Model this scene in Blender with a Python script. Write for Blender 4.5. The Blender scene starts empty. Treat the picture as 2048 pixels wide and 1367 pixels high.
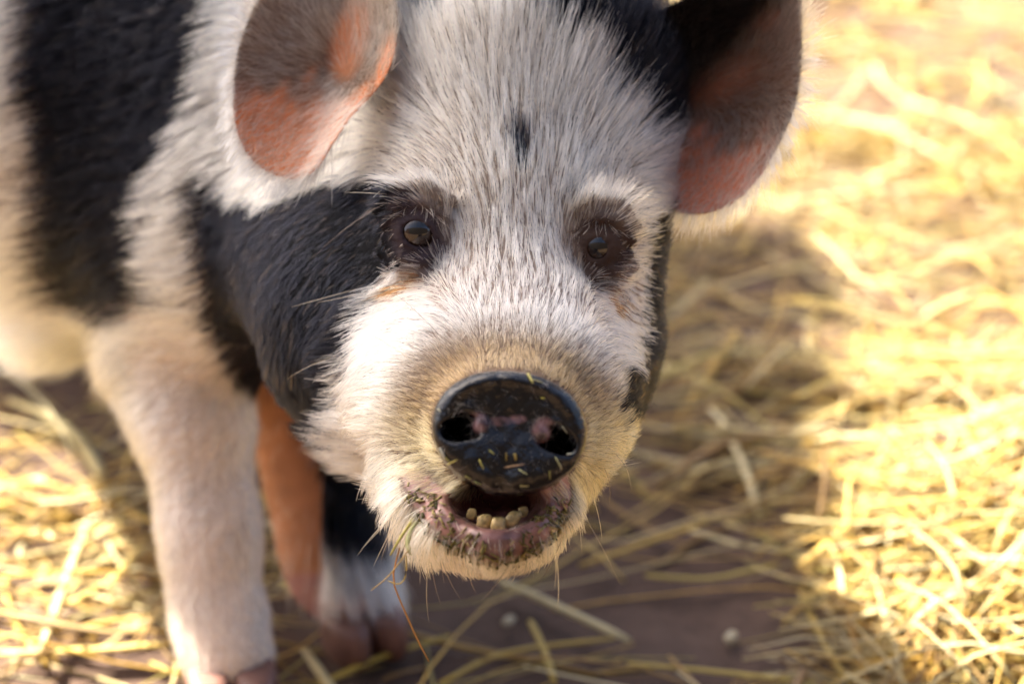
import bpy, math
import numpy as np
from mathutils import Vector
rng = np.random.default_rng(7)
sc = bpy.context.scene
col = sc.collection
R = math.radians

# ---------------------------------------------------------------- camera
PITCH, CAM_Z, LENS = 22.0, 0.77, 70.0
cam = bpy.data.cameras.new('camera')
cam.lens = LENS; cam.sensor_width = 36; cam.clip_start = 0.02; cam.clip_end = 500
cam.dof.use_dof = True; cam.dof.focus_distance = 1.035; cam.dof.aperture_fstop = 4.2; cam.dof.aperture_blades = 9
cob = bpy.data.objects.new('camera', cam); col.objects.link(cob)
cob.location = (0, 0, CAM_Z); cob.rotation_euler = (R(90 - PITCH), 0, 0)
sc.camera = cob

# ---------------------------------------------------------------- sky, sun, exposure
SUN = Vector((-0.60, 0.38, 0.84)).normalized()
w = bpy.data.worlds.new('World'); sc.world = w; w.use_nodes = True
nt = w.node_tree; nt.nodes.clear()
sky = nt.nodes.new('ShaderNodeTexSky'); sky.sky_type = 'NISHITA'; sky.sun_disc = False
sky.sun_elevation = math.asin(SUN.z); sky.sun_rotation = math.atan2(SUN.x, SUN.y)
sky.air_density = 0.7; sky.dust_density = 5.0; sky.ozone_density = 0.3
bg = nt.nodes.new('ShaderNodeBackground'); bg.inputs['Strength'].default_value = 0.065
out = nt.nodes.new('ShaderNodeOutputWorld')
nt.links.new(sky.outputs[0], bg.inputs[0]); nt.links.new(bg.outputs[0], out.inputs[0])
sl = bpy.data.lights.new('sun', 'SUN'); sl.energy = 5.0; sl.angle = R(0.6); sl.color = (1.0, 0.91, 0.77)
so = bpy.data.objects.new('sun', sl); col.objects.link(so); so.location = (-3, 4, 5)
so.rotation_euler = (-SUN).to_track_quat('-Z', 'Y').to_euler()
sc.view_settings.view_transform = 'Standard'; sc.view_settings.look = 'None'
sc.view_settings.gamma = 1.0; sc.view_settings.use_curve_mapping = False
sc.view_settings.exposure = 2.72
cy = sc.cycles
cy.max_bounces = 8; cy.diffuse_bounces = 4; cy.glossy_bounces = 3; cy.transmission_bounces = 6; cy.transparent_max_bounces = 8
cy.use_denoising = True; cy.caustics_reflective = False; cy.caustics_refractive = False
cy.sample_clamp_indirect = 4.0
try: sc.cycles_curves.shape = 'RIBBONS'; sc.cycles_curves.subdivisions = 2
except Exception: pass

# ---------------------------------------------------------------- pixel <-> space helpers (photograph pixels, 2048 wide)
FPX = LENS / 36 * 2048
cp, sp = math.cos(R(PITCH)), math.sin(R(PITCH))
AX = np.array([[1, 0, 0], [0, -sp, -cp], [0, cp, -sp]])          # rows: right, down, forward
CAM = np.array([0, 0, CAM_Z])
def C(px, py, d): return np.array([(px - 1024) / FPX * d, (py - 683.5) / FPX * d, d])
def to_world(p): return np.asarray(p) @ AX + CAM
def to_view(p): return (np.asarray(p) - CAM) @ AX.T
def W2V(x, y, z): return to_view(np.array([x, y, z], float))
def pix(p): return np.stack([p[:, 0] / p[:, 2] * FPX + 1024, p[:, 1] / p[:, 2] * FPX + 683.5], 1)
def ground_pt(px, py, z=0.0):
    r = C(px, py, 1.0) @ AX
    t = (z - CAM_Z) / r[2]
    return CAM + r * t
def snoise(p, scale, seed):                                      # cheap smooth noise, about -1..1
    r = np.random.default_rng(seed); o = np.zeros(len(p))
    for i in range(7):
        k = r.normal(size=p.shape[1]); k /= np.linalg.norm(k)
        o += np.sin(p @ k * (r.uniform(.6, 1.8) / scale) * 6.28 + r.uniform(0, 6.28))
    return o / 3.2
def inpoly(q, poly):
    x, y = q[:, 0], q[:, 1]; ins = np.zeros(len(q), bool); n = len(poly)
    for i in range(n):
        x1, y1 = poly[i]; x2, y2 = poly[(i + 1) % n]
        if y1 == y2: continue
        c = ((y1 > y) != (y2 > y)) & (x < (x2 - x1) * (y - y1) / (y2 - y1) + x1)
        ins ^= c
    return ins
def sstep(a, b, x):
    t = np.clip((x - a) / (b - a), 0, 1); return t * t * (3 - 2 * t)

# ---------------------------------------------------------------- materials
def newmat(name):
    m = bpy.data.materials.new(name); m.use_nodes = True
    t = m.node_tree; t.nodes.clear()
    o = t.nodes.new('ShaderNodeOutputMaterial'); return m, t, o
def N(t, kind, **kw):
    n = t.nodes.new(kind)
    for k, v in kw.items():
        if k in n.inputs: n.inputs[k].default_value = v
        else: setattr(n, k, v)
    return n
def mat_attr(name, rough=.6, spec=.3, sss=0.0, bump=None, trans=0.0, noise_amt=.15, noise_scale=300, coat=0.0):
    m, t, o = newmat(name)
    a = N(t, 'ShaderNodeAttribute', attribute_name='tint')
    tc = N(t, 'ShaderNodeTexCoord')
    nz = N(t, 'ShaderNodeTexNoise', Scale=noise_scale, Detail=4.0)
    t.links.new(tc.outputs['Object'], nz.inputs['Vector'])
    mr = N(t, 'ShaderNodeMapRange'); mr.inputs['To Min'].default_value = 1 - noise_amt; mr.inputs['To Max'].default_value = 1 + noise_amt
    t.links.new(nz.outputs['Fac'], mr.inputs['Value'])
    mul = N(t, 'ShaderNodeVectorMath', operation='SCALE')
    t.links.new(a.outputs['Color'], mul.inputs[0]); t.links.new(mr.outputs[0], mul.inputs['Scale'])
    b = N(t, 'ShaderNodeBsdfPrincipled', Roughness=rough)
    b.inputs['Specular IOR Level'].default_value = spec
    b.inputs['Coat Weight'].default_value = coat
    b.inputs['Coat Roughness'].default_value = .12
    if name == 'pig_skin':
        bwn = N(t, 'ShaderNodeRGBToBW'); t.links.new(a.outputs['Color'], bwn.inputs[0])
        ir = N(t, 'ShaderNodeMapRange'); ir.inputs['From Min'].default_value = .012; ir.inputs['From Max'].default_value = .12; ir.inputs['To Min'].default_value = .04; ir.inputs['To Max'].default_value = spec
        t.links.new(bwn.outputs[0], ir.inputs['Value']); t.links.new(ir.outputs[0], b.inputs['Specular IOR Level'])
    t.links.new(mul.outputs[0], b.inputs['Base Color'])
    if sss:
        b.inputs['Subsurface Weight'].default_value = sss
        b.inputs['Subsurface Radius'].default_value = (1, .35, .2); b.inputs['Subsurface Scale'].default_value = .006
    if bump:
        vo = N(t, 'ShaderNodeTexNoise', Scale=bump[0], Detail=6.0)
        t.links.new(tc.outputs['Object'], vo.inputs['Vector'])
        bp = N(t, 'ShaderNodeBump', Strength=bump[1], Distance=bump[2])
        t.links.new(vo.outputs['Fac'], bp.inputs['Height']); t.links.new(bp.outputs[0], b.inputs['Normal'])
    if trans:
        tr = N(t, 'ShaderNodeBsdfTranslucent'); mx = N(t, 'ShaderNodeMixShader'); mx.inputs[0].default_value = trans
        t.links.new(mul.outputs[0], tr.inputs['Color'])
        t.links.new(b.outputs[0], mx.inputs[1]); t.links.new(tr.outputs[0], mx.inputs[2]); t.links.new(mx.outputs[0], o.inputs[0])
    else:
        t.links.new(b.outputs[0], o.inputs[0])
    return m
def mat_plain(name, c, rough=.6, spec=.3, noise=.2, scale=200, bump=0.0, coat=0.0):
    m, t, o = newmat(name)
    tc = N(t, 'ShaderNodeTexCoord'); nz = N(t, 'ShaderNodeTexNoise', Scale=scale, Detail=5.0)
    t.links.new(tc.outputs['Object'], nz.inputs['Vector'])
    cr = N(t, 'ShaderNodeValToRGB')
    cr.color_ramp.elements[0].position = .3; cr.color_ramp.elements[1].position = .7
    cr.color_ramp.elements[0].color = tuple(x * (1 - noise) for x in c) + (1,)
    cr.color_ramp.elements[1].color = tuple(min(1, x * (1 + noise)) for x in c) + (1,)
    t.links.new(nz.outputs['Fac'], cr.inputs[0])
    b = N(t, 'ShaderNodeBsdfPrincipled', Roughness=rough); b.inputs['Specular IOR Level'].default_value = spec
    b.inputs['Coat Weight'].default_value = coat; b.inputs['Coat Roughness'].default_value = .05
    t.links.new(cr.outputs[0], b.inputs['Base Color'])
    if bump:
        bp = N(t, 'ShaderNodeBump', Strength=bump, Distance=.001)
        t.links.new(nz.outputs['Fac'], bp.inputs['Height']); t.links.new(bp.outputs[0], b.inputs['Normal'])
    t.links.new(b.outputs[0], o.inputs[0]); return m

M_skin = mat_attr('pig_skin', .6, .22, .0, (260, .6, .003))
M_ear = mat_attr('ear_skin', .6, .25, 0, (300, .3, .001), trans=.35)
M_straw = mat_attr('straw', .5, .35, 0, None, trans=.12, noise_amt=.25, noise_scale=60)
M_hoof = mat_plain('hoof_horn', (.17, .085, .065), .5, .4, .3, 60, .3)
M_tooth = mat_plain('tooth_enamel', (.64, .47, .19), .3, .5, .5, 330, .3)
M_tongue = mat_plain('mouth_flesh', (.30, .12, .11), .35, .5, .3, 200, .3)
M_wood = mat_plain('weathered_wood', (.26, .20, .15), .8, .2, .35, 9, .4)

# fur: one strand material driven by per-hair colour
m, t, o = newmat('fur_strands'); M_fur = m
a = N(t, 'ShaderNodeAttribute', attribute_name='tint')
hi = N(t, 'ShaderNodeHairInfo')
mr = N(t, 'ShaderNodeMapRange'); mr.inputs['From Max'].default_value = .55; mr.inputs['To Min'].default_value = .52; mr.inputs['To Max'].default_value = 1.0
t.links.new(hi.outputs['Intercept'], mr.inputs['Value'])
mul = N(t, 'ShaderNodeVectorMath', operation='SCALE')
t.links.new(a.outputs['Color'], mul.inputs[0]); t.links.new(mr.outputs[0], mul.inputs['Scale'])
hb = N(t, 'ShaderNodeBsdfHairPrincipled'); hb.model = 'CHIANG'; hb.parametrization = 'COLOR'
hb.inputs['Roughness'].default_value = .38; hb.inputs['Radial Roughness'].default_value = .55
bwn = N(t, 'ShaderNodeRGBToBW'); t.links.new(a.outputs['Color'], bwn.inputs[0])
ir = N(t, 'ShaderNodeMapRange'); ir.inputs['From Max'].default_value = .4; ir.inputs['To Min'].default_value = 1.16; ir.inputs['To Max'].default_value = 1.5
t.links.new(bwn.outputs[0], ir.inputs['Value']); t.links.new(ir.outputs[0], hb.inputs['IOR'])
t.links.new(mul.outputs[0], hb.inputs['Color']); t.links.new(hb.outputs[0], o.inputs[0])

# wet black nose
m, t, o = newmat('wet_nose'); M_nose = m
a = N(t, 'ShaderNodeAttribute', attribute_name='tint'); tc = N(t, 'ShaderNodeTexCoord')
vo = N(t, 'ShaderNodeTexVoronoi', Scale=430.0); vo.feature = 'F1'
n1 = N(t, 'ShaderNodeTexNoise', Scale=900.0, Detail=4.0); n2 = N(t, 'ShaderNodeTexNoise', Scale=70.0, Detail=5.0)
for k in (vo, n1, n2): t.links.new(tc.outputs['Object'], k.inputs['Vector'])
b = N(t, 'ShaderNodeBsdfPrincipled'); b.inputs['Specular IOR Level'].default_value = .45
rr = N(t, 'ShaderNodeMapRange'); rr.inputs['From Min'].default_value = .35; rr.inputs['From Max'].default_value = .65
rr.inputs['To Min'].default_value = .05; rr.inputs['To Max'].default_value = .20
t.links.new(n2.outputs['Fac'], rr.inputs['Value']); t.links.new(rr.outputs[0], b.inputs['Roughness'])
dots = N(t, 'ShaderNodeMapRange'); dots.inputs['From Min'].default_value = .10; dots.inputs['From Max'].default_value = .2
dots.inputs['To Min'].default_value = .10; dots.inputs['To Max'].default_value = 0
vo2 = N(t, 'ShaderNodeTexVoronoi', Scale=260.0); t.links.new(tc.outputs['Object'], vo2.inputs['Vector'])
t.links.new(vo2.outputs['Distance'], dots.inputs['Value'])
mx = N(t, 'ShaderNodeMixRGB'); mx.inputs[2].default_value = (.45, .42, .38, 1)
t.links.new(dots.outputs[0], mx.inputs[0]); t.links.new(a.outputs['Color'], mx.inputs[1]); t.links.new(mx.outputs[0], b.inputs['Base Color'])
ad = N(t, 'ShaderNodeMath', operation='ADD'); t.links.new(vo.outputs['Distance'], ad.inputs[0]); t.links.new(n1.outputs['Fac'], ad.inputs[1])
bp = N(t, 'ShaderNodeBump', Strength=.25, Distance=.0010)
t.links.new(ad.outputs[0], bp.inputs['Height']); t.links.new(bp.outputs[0], b.inputs['Normal']); t.links.new(b.outputs[0], o.inputs[0])

# ---------------------------------------------------------------- mesh helpers
def mesh_obj(name, v, f, mat, parent=None, tint=None, smooth=True):
    me = bpy.data.meshes.new(name)
    me.from_pydata(np.asarray(v).tolist(), [], [tuple(int(i) for i in q) for q in f] if not isinstance(f, np.ndarray) else f.tolist())
    if smooth: me.polygons.foreach_set('use_smooth', np.ones(len(me.polygons), bool))
    if tint is not None:
        at = me.attributes.new('tint', 'FLOAT_COLOR', 'POINT')
        tt = np.asarray(tint, np.float32)
        if tt.ndim == 1: tt = np.tile(tt, (len(v), 1))
        at.data.foreach_set('color', np.concatenate([tt, np.ones((len(v), 1))], 1).astype(np.float32).ravel())
    me.materials.append(mat); me.update()
    o = bpy.data.objects.new(name, me); col.objects.link(o)
    if parent: o.parent = parent
    return o
def tag(o, label=None, cat=None, group=None, kind=None):
    if label: o['label'] = label
    if cat: o['category'] = cat
    if group: o['group'] = group
    if kind: o['kind'] = kind
    return o
def tubes(P, rad, sides=4, flat=1.0):
    """P (n,k,3) polylines, rad (n,k) -> verts, quads of capped tubes with a flattened section"""
    n, k, _ = P.shape
    T = np.gradient(P, axis=1); T /= np.linalg.norm(T, axis=2, keepdims=True) + 1e-9
    ref = np.where(np.abs(T[:, :, 2:3]) > .9, np.array([1., 0, 0]), np.array([0, 0, 1.]))
    A = np.cross(T, ref); A /= np.linalg.norm(A, axis=2, keepdims=True) + 1e-9
    B = np.cross(A, T)
    ang = np.arange(sides) / sides * 2 * np.pi
    V = P[:, :, None, :] + rad[:, :, None, None] * (np.cos(ang)[None, None, :, None] * A[:, :, None, :] + flat * np.sin(ang)[None, None, :, None] * B[:, :, None, :])
    V = V.reshape(-1, 3)
    base = (np.arange(n) * k * sides)[:, None, None]; i = np.arange(k - 1)[None, :, None] * sides; s = np.arange(sides)[None, None, :]
    s2 = (s + 1) % sides
    q = np.stack([base + i + s, base + i + s2, base + i + sides + s2, base + i + sides + s], -1).reshape(-1, 4)
    if sides == 4:
        b = np.arange(n) * k * sides; e = b + (k - 1) * sides
        q = np.concatenate([q, np.stack([b + 3, b + 2, b + 1, b], 1), np.stack([e, e + 1, e + 2, e + 3], 1)])
    return V, q

# ---------------------------------------------------------------- signed distance modelling
def ell(p, c, r, M=None):
    q = p - c
    if M is not None: q = q @ M.T
    k0 = np.sqrt(((q / r) ** 2).sum(1)); k1 = np.sqrt(((q / (np.array(r) ** 2)) ** 2).sum(1)) + 1e-9
    return np.where(k0 < 1e-3, -min(r), k0 * (k0 - 1) / k1)
def cap(p, a, b, ra, rb):
    ab = b - a; t = np.clip(((p - a) @ ab) / (ab @ ab), 0, 1)
    return np.linalg.norm(p - a - t[:, None] * ab, axis=1) - (ra + (rb - ra) * t)
def chain(p, pts, k=.01):
    d = None
    for (a, ra), (b, rb) in zip(pts[:-1], pts[1:]):
        e = cap(p, a, b, ra, rb); d = e if d is None else smin(d, e, k)
    return d
def smin(a, b, k):
    h = np.clip(.5 + .5 * (b - a) / k, 0, 1); return b + (a - b) * h - k * h * (1 - h)
def smax(a, b, k): return -smin(-a, -b, k)
def axis(lo, hi, flo, fhi, h, H):
    """grid coordinates: fine step h inside flo..fhi, growing to H outside"""
    mid = list(np.arange(flo, fhi, h)); s = h; x = mid[-1]
    while x < hi: s = min(H, s * 1.12); x += s; mid.append(x)
    s = h; x = flo; pre = []
    while x > lo: s = min(H, s * 1.12); x -= s; pre.append(x)
    return np.array(pre[::-1] + mid)
def extract(f, xs, ys, zs, B=6):
    def pad(a):
        r = (-len(a)) % B; st = a[-1] - a[-2]
        return np.concatenate([a, a[-1] + st * np.arange(1, r + 1)]) if r else a
    xs, ys, zs = pad(xs), pad(ys), pad(zs); sh = (len(xs), len(ys), len(zs)); nb = tuple(s // B for s in sh)
    cx, cy_, cz = [a.reshape(-1, B).mean(1) for a in (xs, ys, zs)]
    ex, ey, ez = [(a.reshape(-1, B)[:, -1] - a.reshape(-1, B)[:, 0]) * (B + 1) / (B - 1) for a in (xs, ys, zs)]
    G = np.stack(np.meshgrid(cx, cy_, cz, indexing='ij'), -1).reshape(-1, 3)
    E = np.stack(np.meshgrid(ex, ey, ez, indexing='ij'), -1).reshape(-1, 3)
    d = f(G); act = np.abs(d) < .66 * np.linalg.norm(E, axis=1) + .004
    V = np.repeat(np.repeat(np.repeat(np.where(d < 0, -1, 1).astype(np.float32).reshape(nb), B, 0), B, 1), B, 2)
    ia = np.nonzero(act)[0]; bi, bj, bk = np.unravel_index(ia, nb); r = np.arange(B)
    for s in range(0, len(ia), 2500):
        I = (bi[s:s+2500, None] * B + r); J = (bj[s:s+2500, None] * B + r); K = (bk[s:s+2500, None] * B + r)
        I, J, K = np.broadcast_arrays(I[:, :, None, None], J[:, None, :, None], K[:, None, None, :])
        I, J, K = I.ravel(), J.ravel(), K.ravel()
        V[I, J, K] = f(np.stack([xs[I], ys[J], zs[K]], 1))
    S = V < 0
    cnt = np.zeros(tuple(s - 1 for s in sh), np.int8)
    sl_ = (slice(None, -1), slice(1, None))
    for a in (0, 1):
        for b in (0, 1):
            for c in (0, 1): cnt += S[sl_[a], sl_[b], sl_[c]]
    ci, cj, ck = np.nonzero((cnt > 0) & (cnt < 8))
    idx = np.full(cnt.shape, -1, np.int32); idx[ci, cj, ck] = np.arange(len(ci))
    acc = np.zeros((len(ci), 3)); num = np.zeros(len(ci))
    cor = [(a, b, c) for a in (0, 1) for b in (0, 1) for c in (0, 1)]
    pos = [np.stack([xs[ci + a], ys[cj + b], zs[ck + c]], 1) for a, b, c in cor]
    val = [V[ci + a, cj + b, ck + c] for a, b, c in cor]
    for u in range(8):
        for v in range(u + 1, 8):
            if sum(abs(x - y) for x, y in zip(cor[u], cor[v])) != 1: continue
            m_ = (val[u] < 0) != (val[v] < 0); t_ = np.where(m_, val[u] / (val[u] - val[v] + 1e-12), 0)
            acc += np.where(m_[:, None], pos[u] + t_[:, None] * (pos[v] - pos[u]), 0); num += m_
    P = acc / num[:, None]
    F = []
    for ax in range(3):
        A_ = [slice(None)] * 3; B_ = [slice(None)] * 3; A_[ax] = slice(None, -1); B_[ax] = slice(1, None)
        e = S[tuple(A_)] != S[tuple(B_)]; o1, o2 = [x for x in range(3) if x != ax]
        q = np.stack(np.nonzero(e), 1); q = q[(q[:, o1] > 0) & (q[:, o2] > 0) & (q[:, o1] < sh[o1] - 1) & (q[:, o2] < sh[o2] - 1)]
        ids = []
        for d1, d2 in ((-1, -1), (0, -1), (0, 0), (-1, 0)):
            c = q.copy(); c[:, o1] += d1; c[:, o2] += d2; ids.append(idx[c[:, 0], c[:, 1], c[:, 2]])
        ids = np.stack(ids, 1); ins = S[q[:, 0], q[:, 1], q[:, 2]]
        if ax == 1: ins = ~ins
        ids[~ins] = ids[~ins][:, ::-1]; F.append(ids)
    F = np.concatenate(F); F = F[(F >= 0).all(1)]
    return P, F
def grad(f, p, h=.0006):
    g = np.stack([f(p + np.eye(3)[i] * h) - f(p - np.eye(3)[i] * h) for i in range(3)], 1) / (2 * h)
    return g
def finish(f, P, F):
    for _ in range(1):
        g = grad(f, P); L = (g ** 2).sum(1, keepdims=True) + 1e-6
        P = P - np.clip(f(P)[:, None] / L, -.004, .004) * g * .9
    n = g / (np.linalg.norm(g, axis=1, keepdims=True) + 1e-9)
    return P, n

# ================================================================ SETTING
mg, t, o = newmat('brown_earth')
tc = N(t, 'ShaderNodeTexCoord')
na = N(t, 'ShaderNodeTexNoise', Scale=5.0, Detail=8.0); nb_ = N(t, 'ShaderNodeTexNoise', Scale=60.0, Detail=8.0); nb_.inputs['Roughness'].default_value = .7
for k in (na, nb_): t.links.new(tc.outputs['Object'], k.inputs['Vector'])
ra = N(t, 'ShaderNodeValToRGB'); ra.color_ramp.elements[0].color = (.050, .030, .022, 1); ra.color_ramp.elements[1].color = (.155, .098, .070, 1)
ra.color_ramp.elements[0].position = .3; ra.color_ramp.elements[1].position = .72
mx = N(t, 'ShaderNodeMath', operation='MULTIPLY_ADD'); mx.inputs[1].default_value = .5
hm = N(t, 'ShaderNodeMath', operation='MULTIPLY'); hm.inputs[1].default_value = .5
t.links.new(na.outputs['Fac'], hm.inputs[0]); t.links.new(nb_.outputs['Fac'], mx.inputs[0]); t.links.new(hm.outputs[0], mx.inputs[2])
t.links.new(mx.outputs[0], ra.inputs[0])
b = N(t, 'ShaderNodeBsdfPrincipled', Roughness=.85); b.inputs['Specular IOR Level'].default_value = .2
bp = N(t, 'ShaderNodeBump', Strength=.6, Distance=.006); t.links.new(nb_.outputs['Fac'], bp.inputs['Height'])
t.links.new(ra.outputs[0], b.inputs['Base Color']); t.links.new(bp.outputs[0], b.inputs['Normal']); t.links.new(b.outputs[0], o.inputs[0])
def ground_h(x, y):
    q = np.stack([x, y], 1)
    heap = .10 * np.exp(-(((x - .62) / .26) ** 2 + ((y - 1.42) / .30) ** 2))
    return heap + .010 * snoise(q, .9, 3) + .004 * snoise(q, .16, 4) - .006
gx = axis(-60, 60, -1.2, 1.6, .03, 6); gy = axis(-60, 60, .9, 3.4, .03, 6)
GX, GY = np.meshgrid(gx, gy, indexing='ij'); gz = ground_h(GX.ravel(), GY.ravel())
V = np.stack([GX.ravel(), GY.ravel(), gz], 1); nx_, ny_ = len(gx), len(gy)
ii, jj = np.meshgrid(np.arange(nx_ - 1), np.arange(ny_ - 1), indexing='ij'); k0 = (ii * ny_ + jj).ravel()
tag(mesh_obj('ground', V, np.stack([k0, k0 + ny_, k0 + ny_ + 1, k0 + 1], 1), mg), kind='structure')

# ---- straw litter
STRAW = np.array([(.62, .45, .14), (.67, .52, .20), (.54, .36, .09), (.70, .62, .38), (.40, .26, .09), (.58, .50, .30), (.46, .40, .14), (.24, .15, .06), (.32, .22, .09), (.74, .70, .52)]) * np.array([.95, .87, .68])
def straw_lines(n, xr, yr, lmin, lmax, zmax, seed, bias=0.0, bsd=1.2):
    r = np.random.default_rng(seed)
    x = r.uniform(*xr, n); y = r.uniform(*yr, n)
    yaw = bias + r.normal(0, bsd, n); L = r.uniform(lmin, lmax, n) * .5
    K = 6; s = np.linspace(-1, 1, K)[None, :]
    bend = r.normal(0, .09, n)[:, None]
    dx = np.cos(yaw)[:, None]; dy = np.sin(yaw)[:, None]; u = s * L[:, None]; v = bend * (s ** 2 - .4) * L[:, None]
    P = np.zeros((n, K, 3)); P[:, :, 0] = x[:, None] + u * dx - v * dy; P[:, :, 1] = y[:, None] + u * dy + v * dx
    lift = r.uniform(0, 1, n) ** 1.8 * zmax; tilt = r.normal(0, .10, n)
    zz = ground_h(P[:, :, 0].ravel(), P[:, :, 1].ravel()).reshape(n, K)
    P[:, :, 2] = zz + .003 + np.maximum(lift[:, None] + tilt[:, None] * u + r.normal(0, .1, n)[:, None] * L[:, None] * (1 - s ** 2), 0)
    return P, r
def dens(x, y):
    q = to_view(np.stack([x, y, np.zeros_like(x)], 1)); px = pix(q)
    d = np.ones(len(x)) * (.50 + .28 * snoise(np.stack([x, y], 1), .3, 8))
    d[inpoly(px, [(560, 1140), (700, 1090), (1250, 1000), (1560, 1080), (1680, 1240), (1640, 1400), (520, 1400)])] = .05
    d[inpoly(px, [(1180, 960), (1500, 980), (1650, 1080), (1560, 1100), (1200, 1060)])] = .16
    d[inpoly(px, [(-50, 740), (260, 760), (300, 930), (-50, 930)])] = .18
    d[inpoly(px, [(-50, 1300), (360, 1310), (380, 1500), (-50, 1500)])] = .05
    d[inpoly(px, [(1340, 600), (1650, 600), (1660, 700), (1340, 700)])] = .25
    d[inpoly(px, [(1640, 1040), (2100, 960), (2100, 1420), (1660, 1420)])] = 1.0
    return d
parts = []
for (n, xr, yr, a_, b_, zm, sd, bi_, bs_, rr_) in (
        (10000, (-.9, 1.5), (1.15, 2.7), .06, .26, .030, 11, .05, .75, (.0008, .0021)),
        (9000, (-1.4, 2.4), (2.4, 5.4), .08, .34, .035, 12, 0, 1.0, (.0014, .0034)),
        (4200, (.25, 1.1), (1.10, 1.85), .05, .22, .055, 13, .5, 1.4, (.0006, .0018)),
        (6000, (-1.0, 1.4), (1.1, 2.6), .012, .06, .012, 14, 0, 2.0, (.0005, .0014)),
        (3500, (-3, 3), (-1.5, 1.15), .08, .30, .02, 15, 0, 2.0, (.0010, .0022)),
        (4500, (-4.5, -.9), (1.1, 5.4), .08, .30, .03, 16, 0, 2.0, (.0012, .0026))):
    P, r = straw_lines(n, xr, yr, a_, b_, zm, sd, bi_, bs_)
    keep = r.uniform(0, 1, n) < dens(P[:, 2, 0], P[:, 2, 1]); P = P[keep]; n = len(P)
    rad = r.uniform(*rr_, n)[:, None] * np.array([.8, 1, 1, 1, 1, .7])[None, :]
    V, q = tubes(P, rad * (1 + 1.3 * (r.uniform(size=(n, 1)) < .2)), 4, .35)
    c = STRAW[r.integers(0, len(STRAW), n)] * r.uniform(.75, 1.15, n)[:, None]
    parts.append((V, q, np.repeat(c, 24, 0)))
off = 0; VV, QQ, CC = [], [], []
for V, q, c in parts: VV.append(V); QQ.append(q + off); CC.append(c); off += len(V)
tag(mesh_obj('straw_litter', np.concatenate(VV), np.concatenate(QQ), M_straw, None, np.concatenate(CC)),
    'tangled golden straw scattered thick over the brown ground', 'straw', kind='stuff')

# ---- single stalks that can be told apart (pixel ends on the ground)
def stalk(name, pts, rad, c, z=.012, flat=.45, sides=4, ends=(.8, .6)):
    w_ = np.array([p if len(p) == 3 else ground_pt(p[0], p[1], z) for p in pts], float)
    t_ = np.linspace(0, 1, len(w_)); tt = np.linspace(0, 1, 9)
    P = np.stack([np.interp(tt, t_, w_[:, i]) for i in range(3)], 1)
    for _ in range(2): P[1:-1] = .5 * P[1:-1] + .25 * (P[:-2] + P[2:])
    g = ground_h(P[:, 0], P[:, 1]); P[:, 2] = np.maximum(P[:, 2], g + .004)
    ra_ = np.full(9, rad); ra_[0] *= ends[0]; ra_[-1] *= ends[1]
    V, q = tubes(P[None], ra_[None], sides, flat)
    base = P[4].copy(); o_ = mesh_obj(name, V - base, q, M_straw, None, np.array(c)); o_.location = base
    return o_
stalks = [
    ([(1255, 1325), (1420, 1340), (1660, 1367)], .0030, (.62, .50, .16), 'long yellow straw stalk lying flat on bare brown earth'),
    ([(1700, 1050), (1710, 1150), (1760, 1260), (1830, 1380)], .0027, (.66, .54, .24), 'bent straw stalk leaning on the edge of the straw heap'),
    ([(1000, 1160), (1090, 1200), (1260, 1280)], .0050, (.62, .56, .40), 'broad pale dried blade on the earth under the chin'),
    ([(640, 1367), (760, 1310), (900, 1270)], .0034, (.52, .40, .10), 'yellow stalk slanting across the earth by the rear foot'),
    ([(1290, 1150), (1420, 1160), (1560, 1125)], .0032, (.50, .42, .14), 'greenish straw stalk lying across the bare brown patch'),
    ([(1380, 1060), (1500, 1095), (1650, 1110)], .0034, (.64, .58, .42), 'pale grey straw stalk at the far rim of the bare patch'),
    ([(1160, 1130), (1290, 1085), (1420, 1040)], .0036, (.50, .36, .09), 'dark golden stalk slanting back from the jaw'),
    ([(1600, 1180), (1650, 1290), (1700, 1367)], .0027, (.52, .40, .14), 'thin brown straw stalk at the foot of the straw heap'),
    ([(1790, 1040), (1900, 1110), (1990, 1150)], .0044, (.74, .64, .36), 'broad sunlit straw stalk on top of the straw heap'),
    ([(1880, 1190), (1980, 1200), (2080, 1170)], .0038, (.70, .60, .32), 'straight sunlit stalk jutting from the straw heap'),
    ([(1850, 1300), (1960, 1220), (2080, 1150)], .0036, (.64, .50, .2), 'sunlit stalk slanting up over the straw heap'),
    ([(1060, 1240), (1090, 1300), (1110, 1367)], .0027, (.55, .42, .13), 'short curved stalk on earth below the lower lip'),
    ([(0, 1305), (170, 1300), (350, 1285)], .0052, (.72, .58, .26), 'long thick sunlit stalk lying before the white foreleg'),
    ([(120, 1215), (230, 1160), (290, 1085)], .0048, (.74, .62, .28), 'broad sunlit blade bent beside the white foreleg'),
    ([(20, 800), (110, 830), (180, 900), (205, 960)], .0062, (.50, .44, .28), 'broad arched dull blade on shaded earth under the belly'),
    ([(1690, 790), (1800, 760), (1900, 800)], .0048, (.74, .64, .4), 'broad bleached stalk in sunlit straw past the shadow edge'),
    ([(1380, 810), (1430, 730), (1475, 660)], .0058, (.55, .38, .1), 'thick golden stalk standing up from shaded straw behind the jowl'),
    ([(1290, 850), (1400, 870), (1520, 880)], .0058, (.72, .68, .58), 'wide whitish blade in shaded straw behind the jaw'),
    ([(560, 1160), (640, 1230), (760, 1260)], .0032, (.56, .46, .2), 'thin stalk lying between the two forefeet'),
    ([(880, 1367), (1000, 1300), (1230, 1275)], .0030, (.52, .39, .10), 'golden stalk crossing the earth below the chin'),
]
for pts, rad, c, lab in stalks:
    tag(stalk('straw_stalk', pts, rad, np.array(c) * np.array([.97, .9, .65])), lab, 'straw', 'single straw stalks on the ground')
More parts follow.
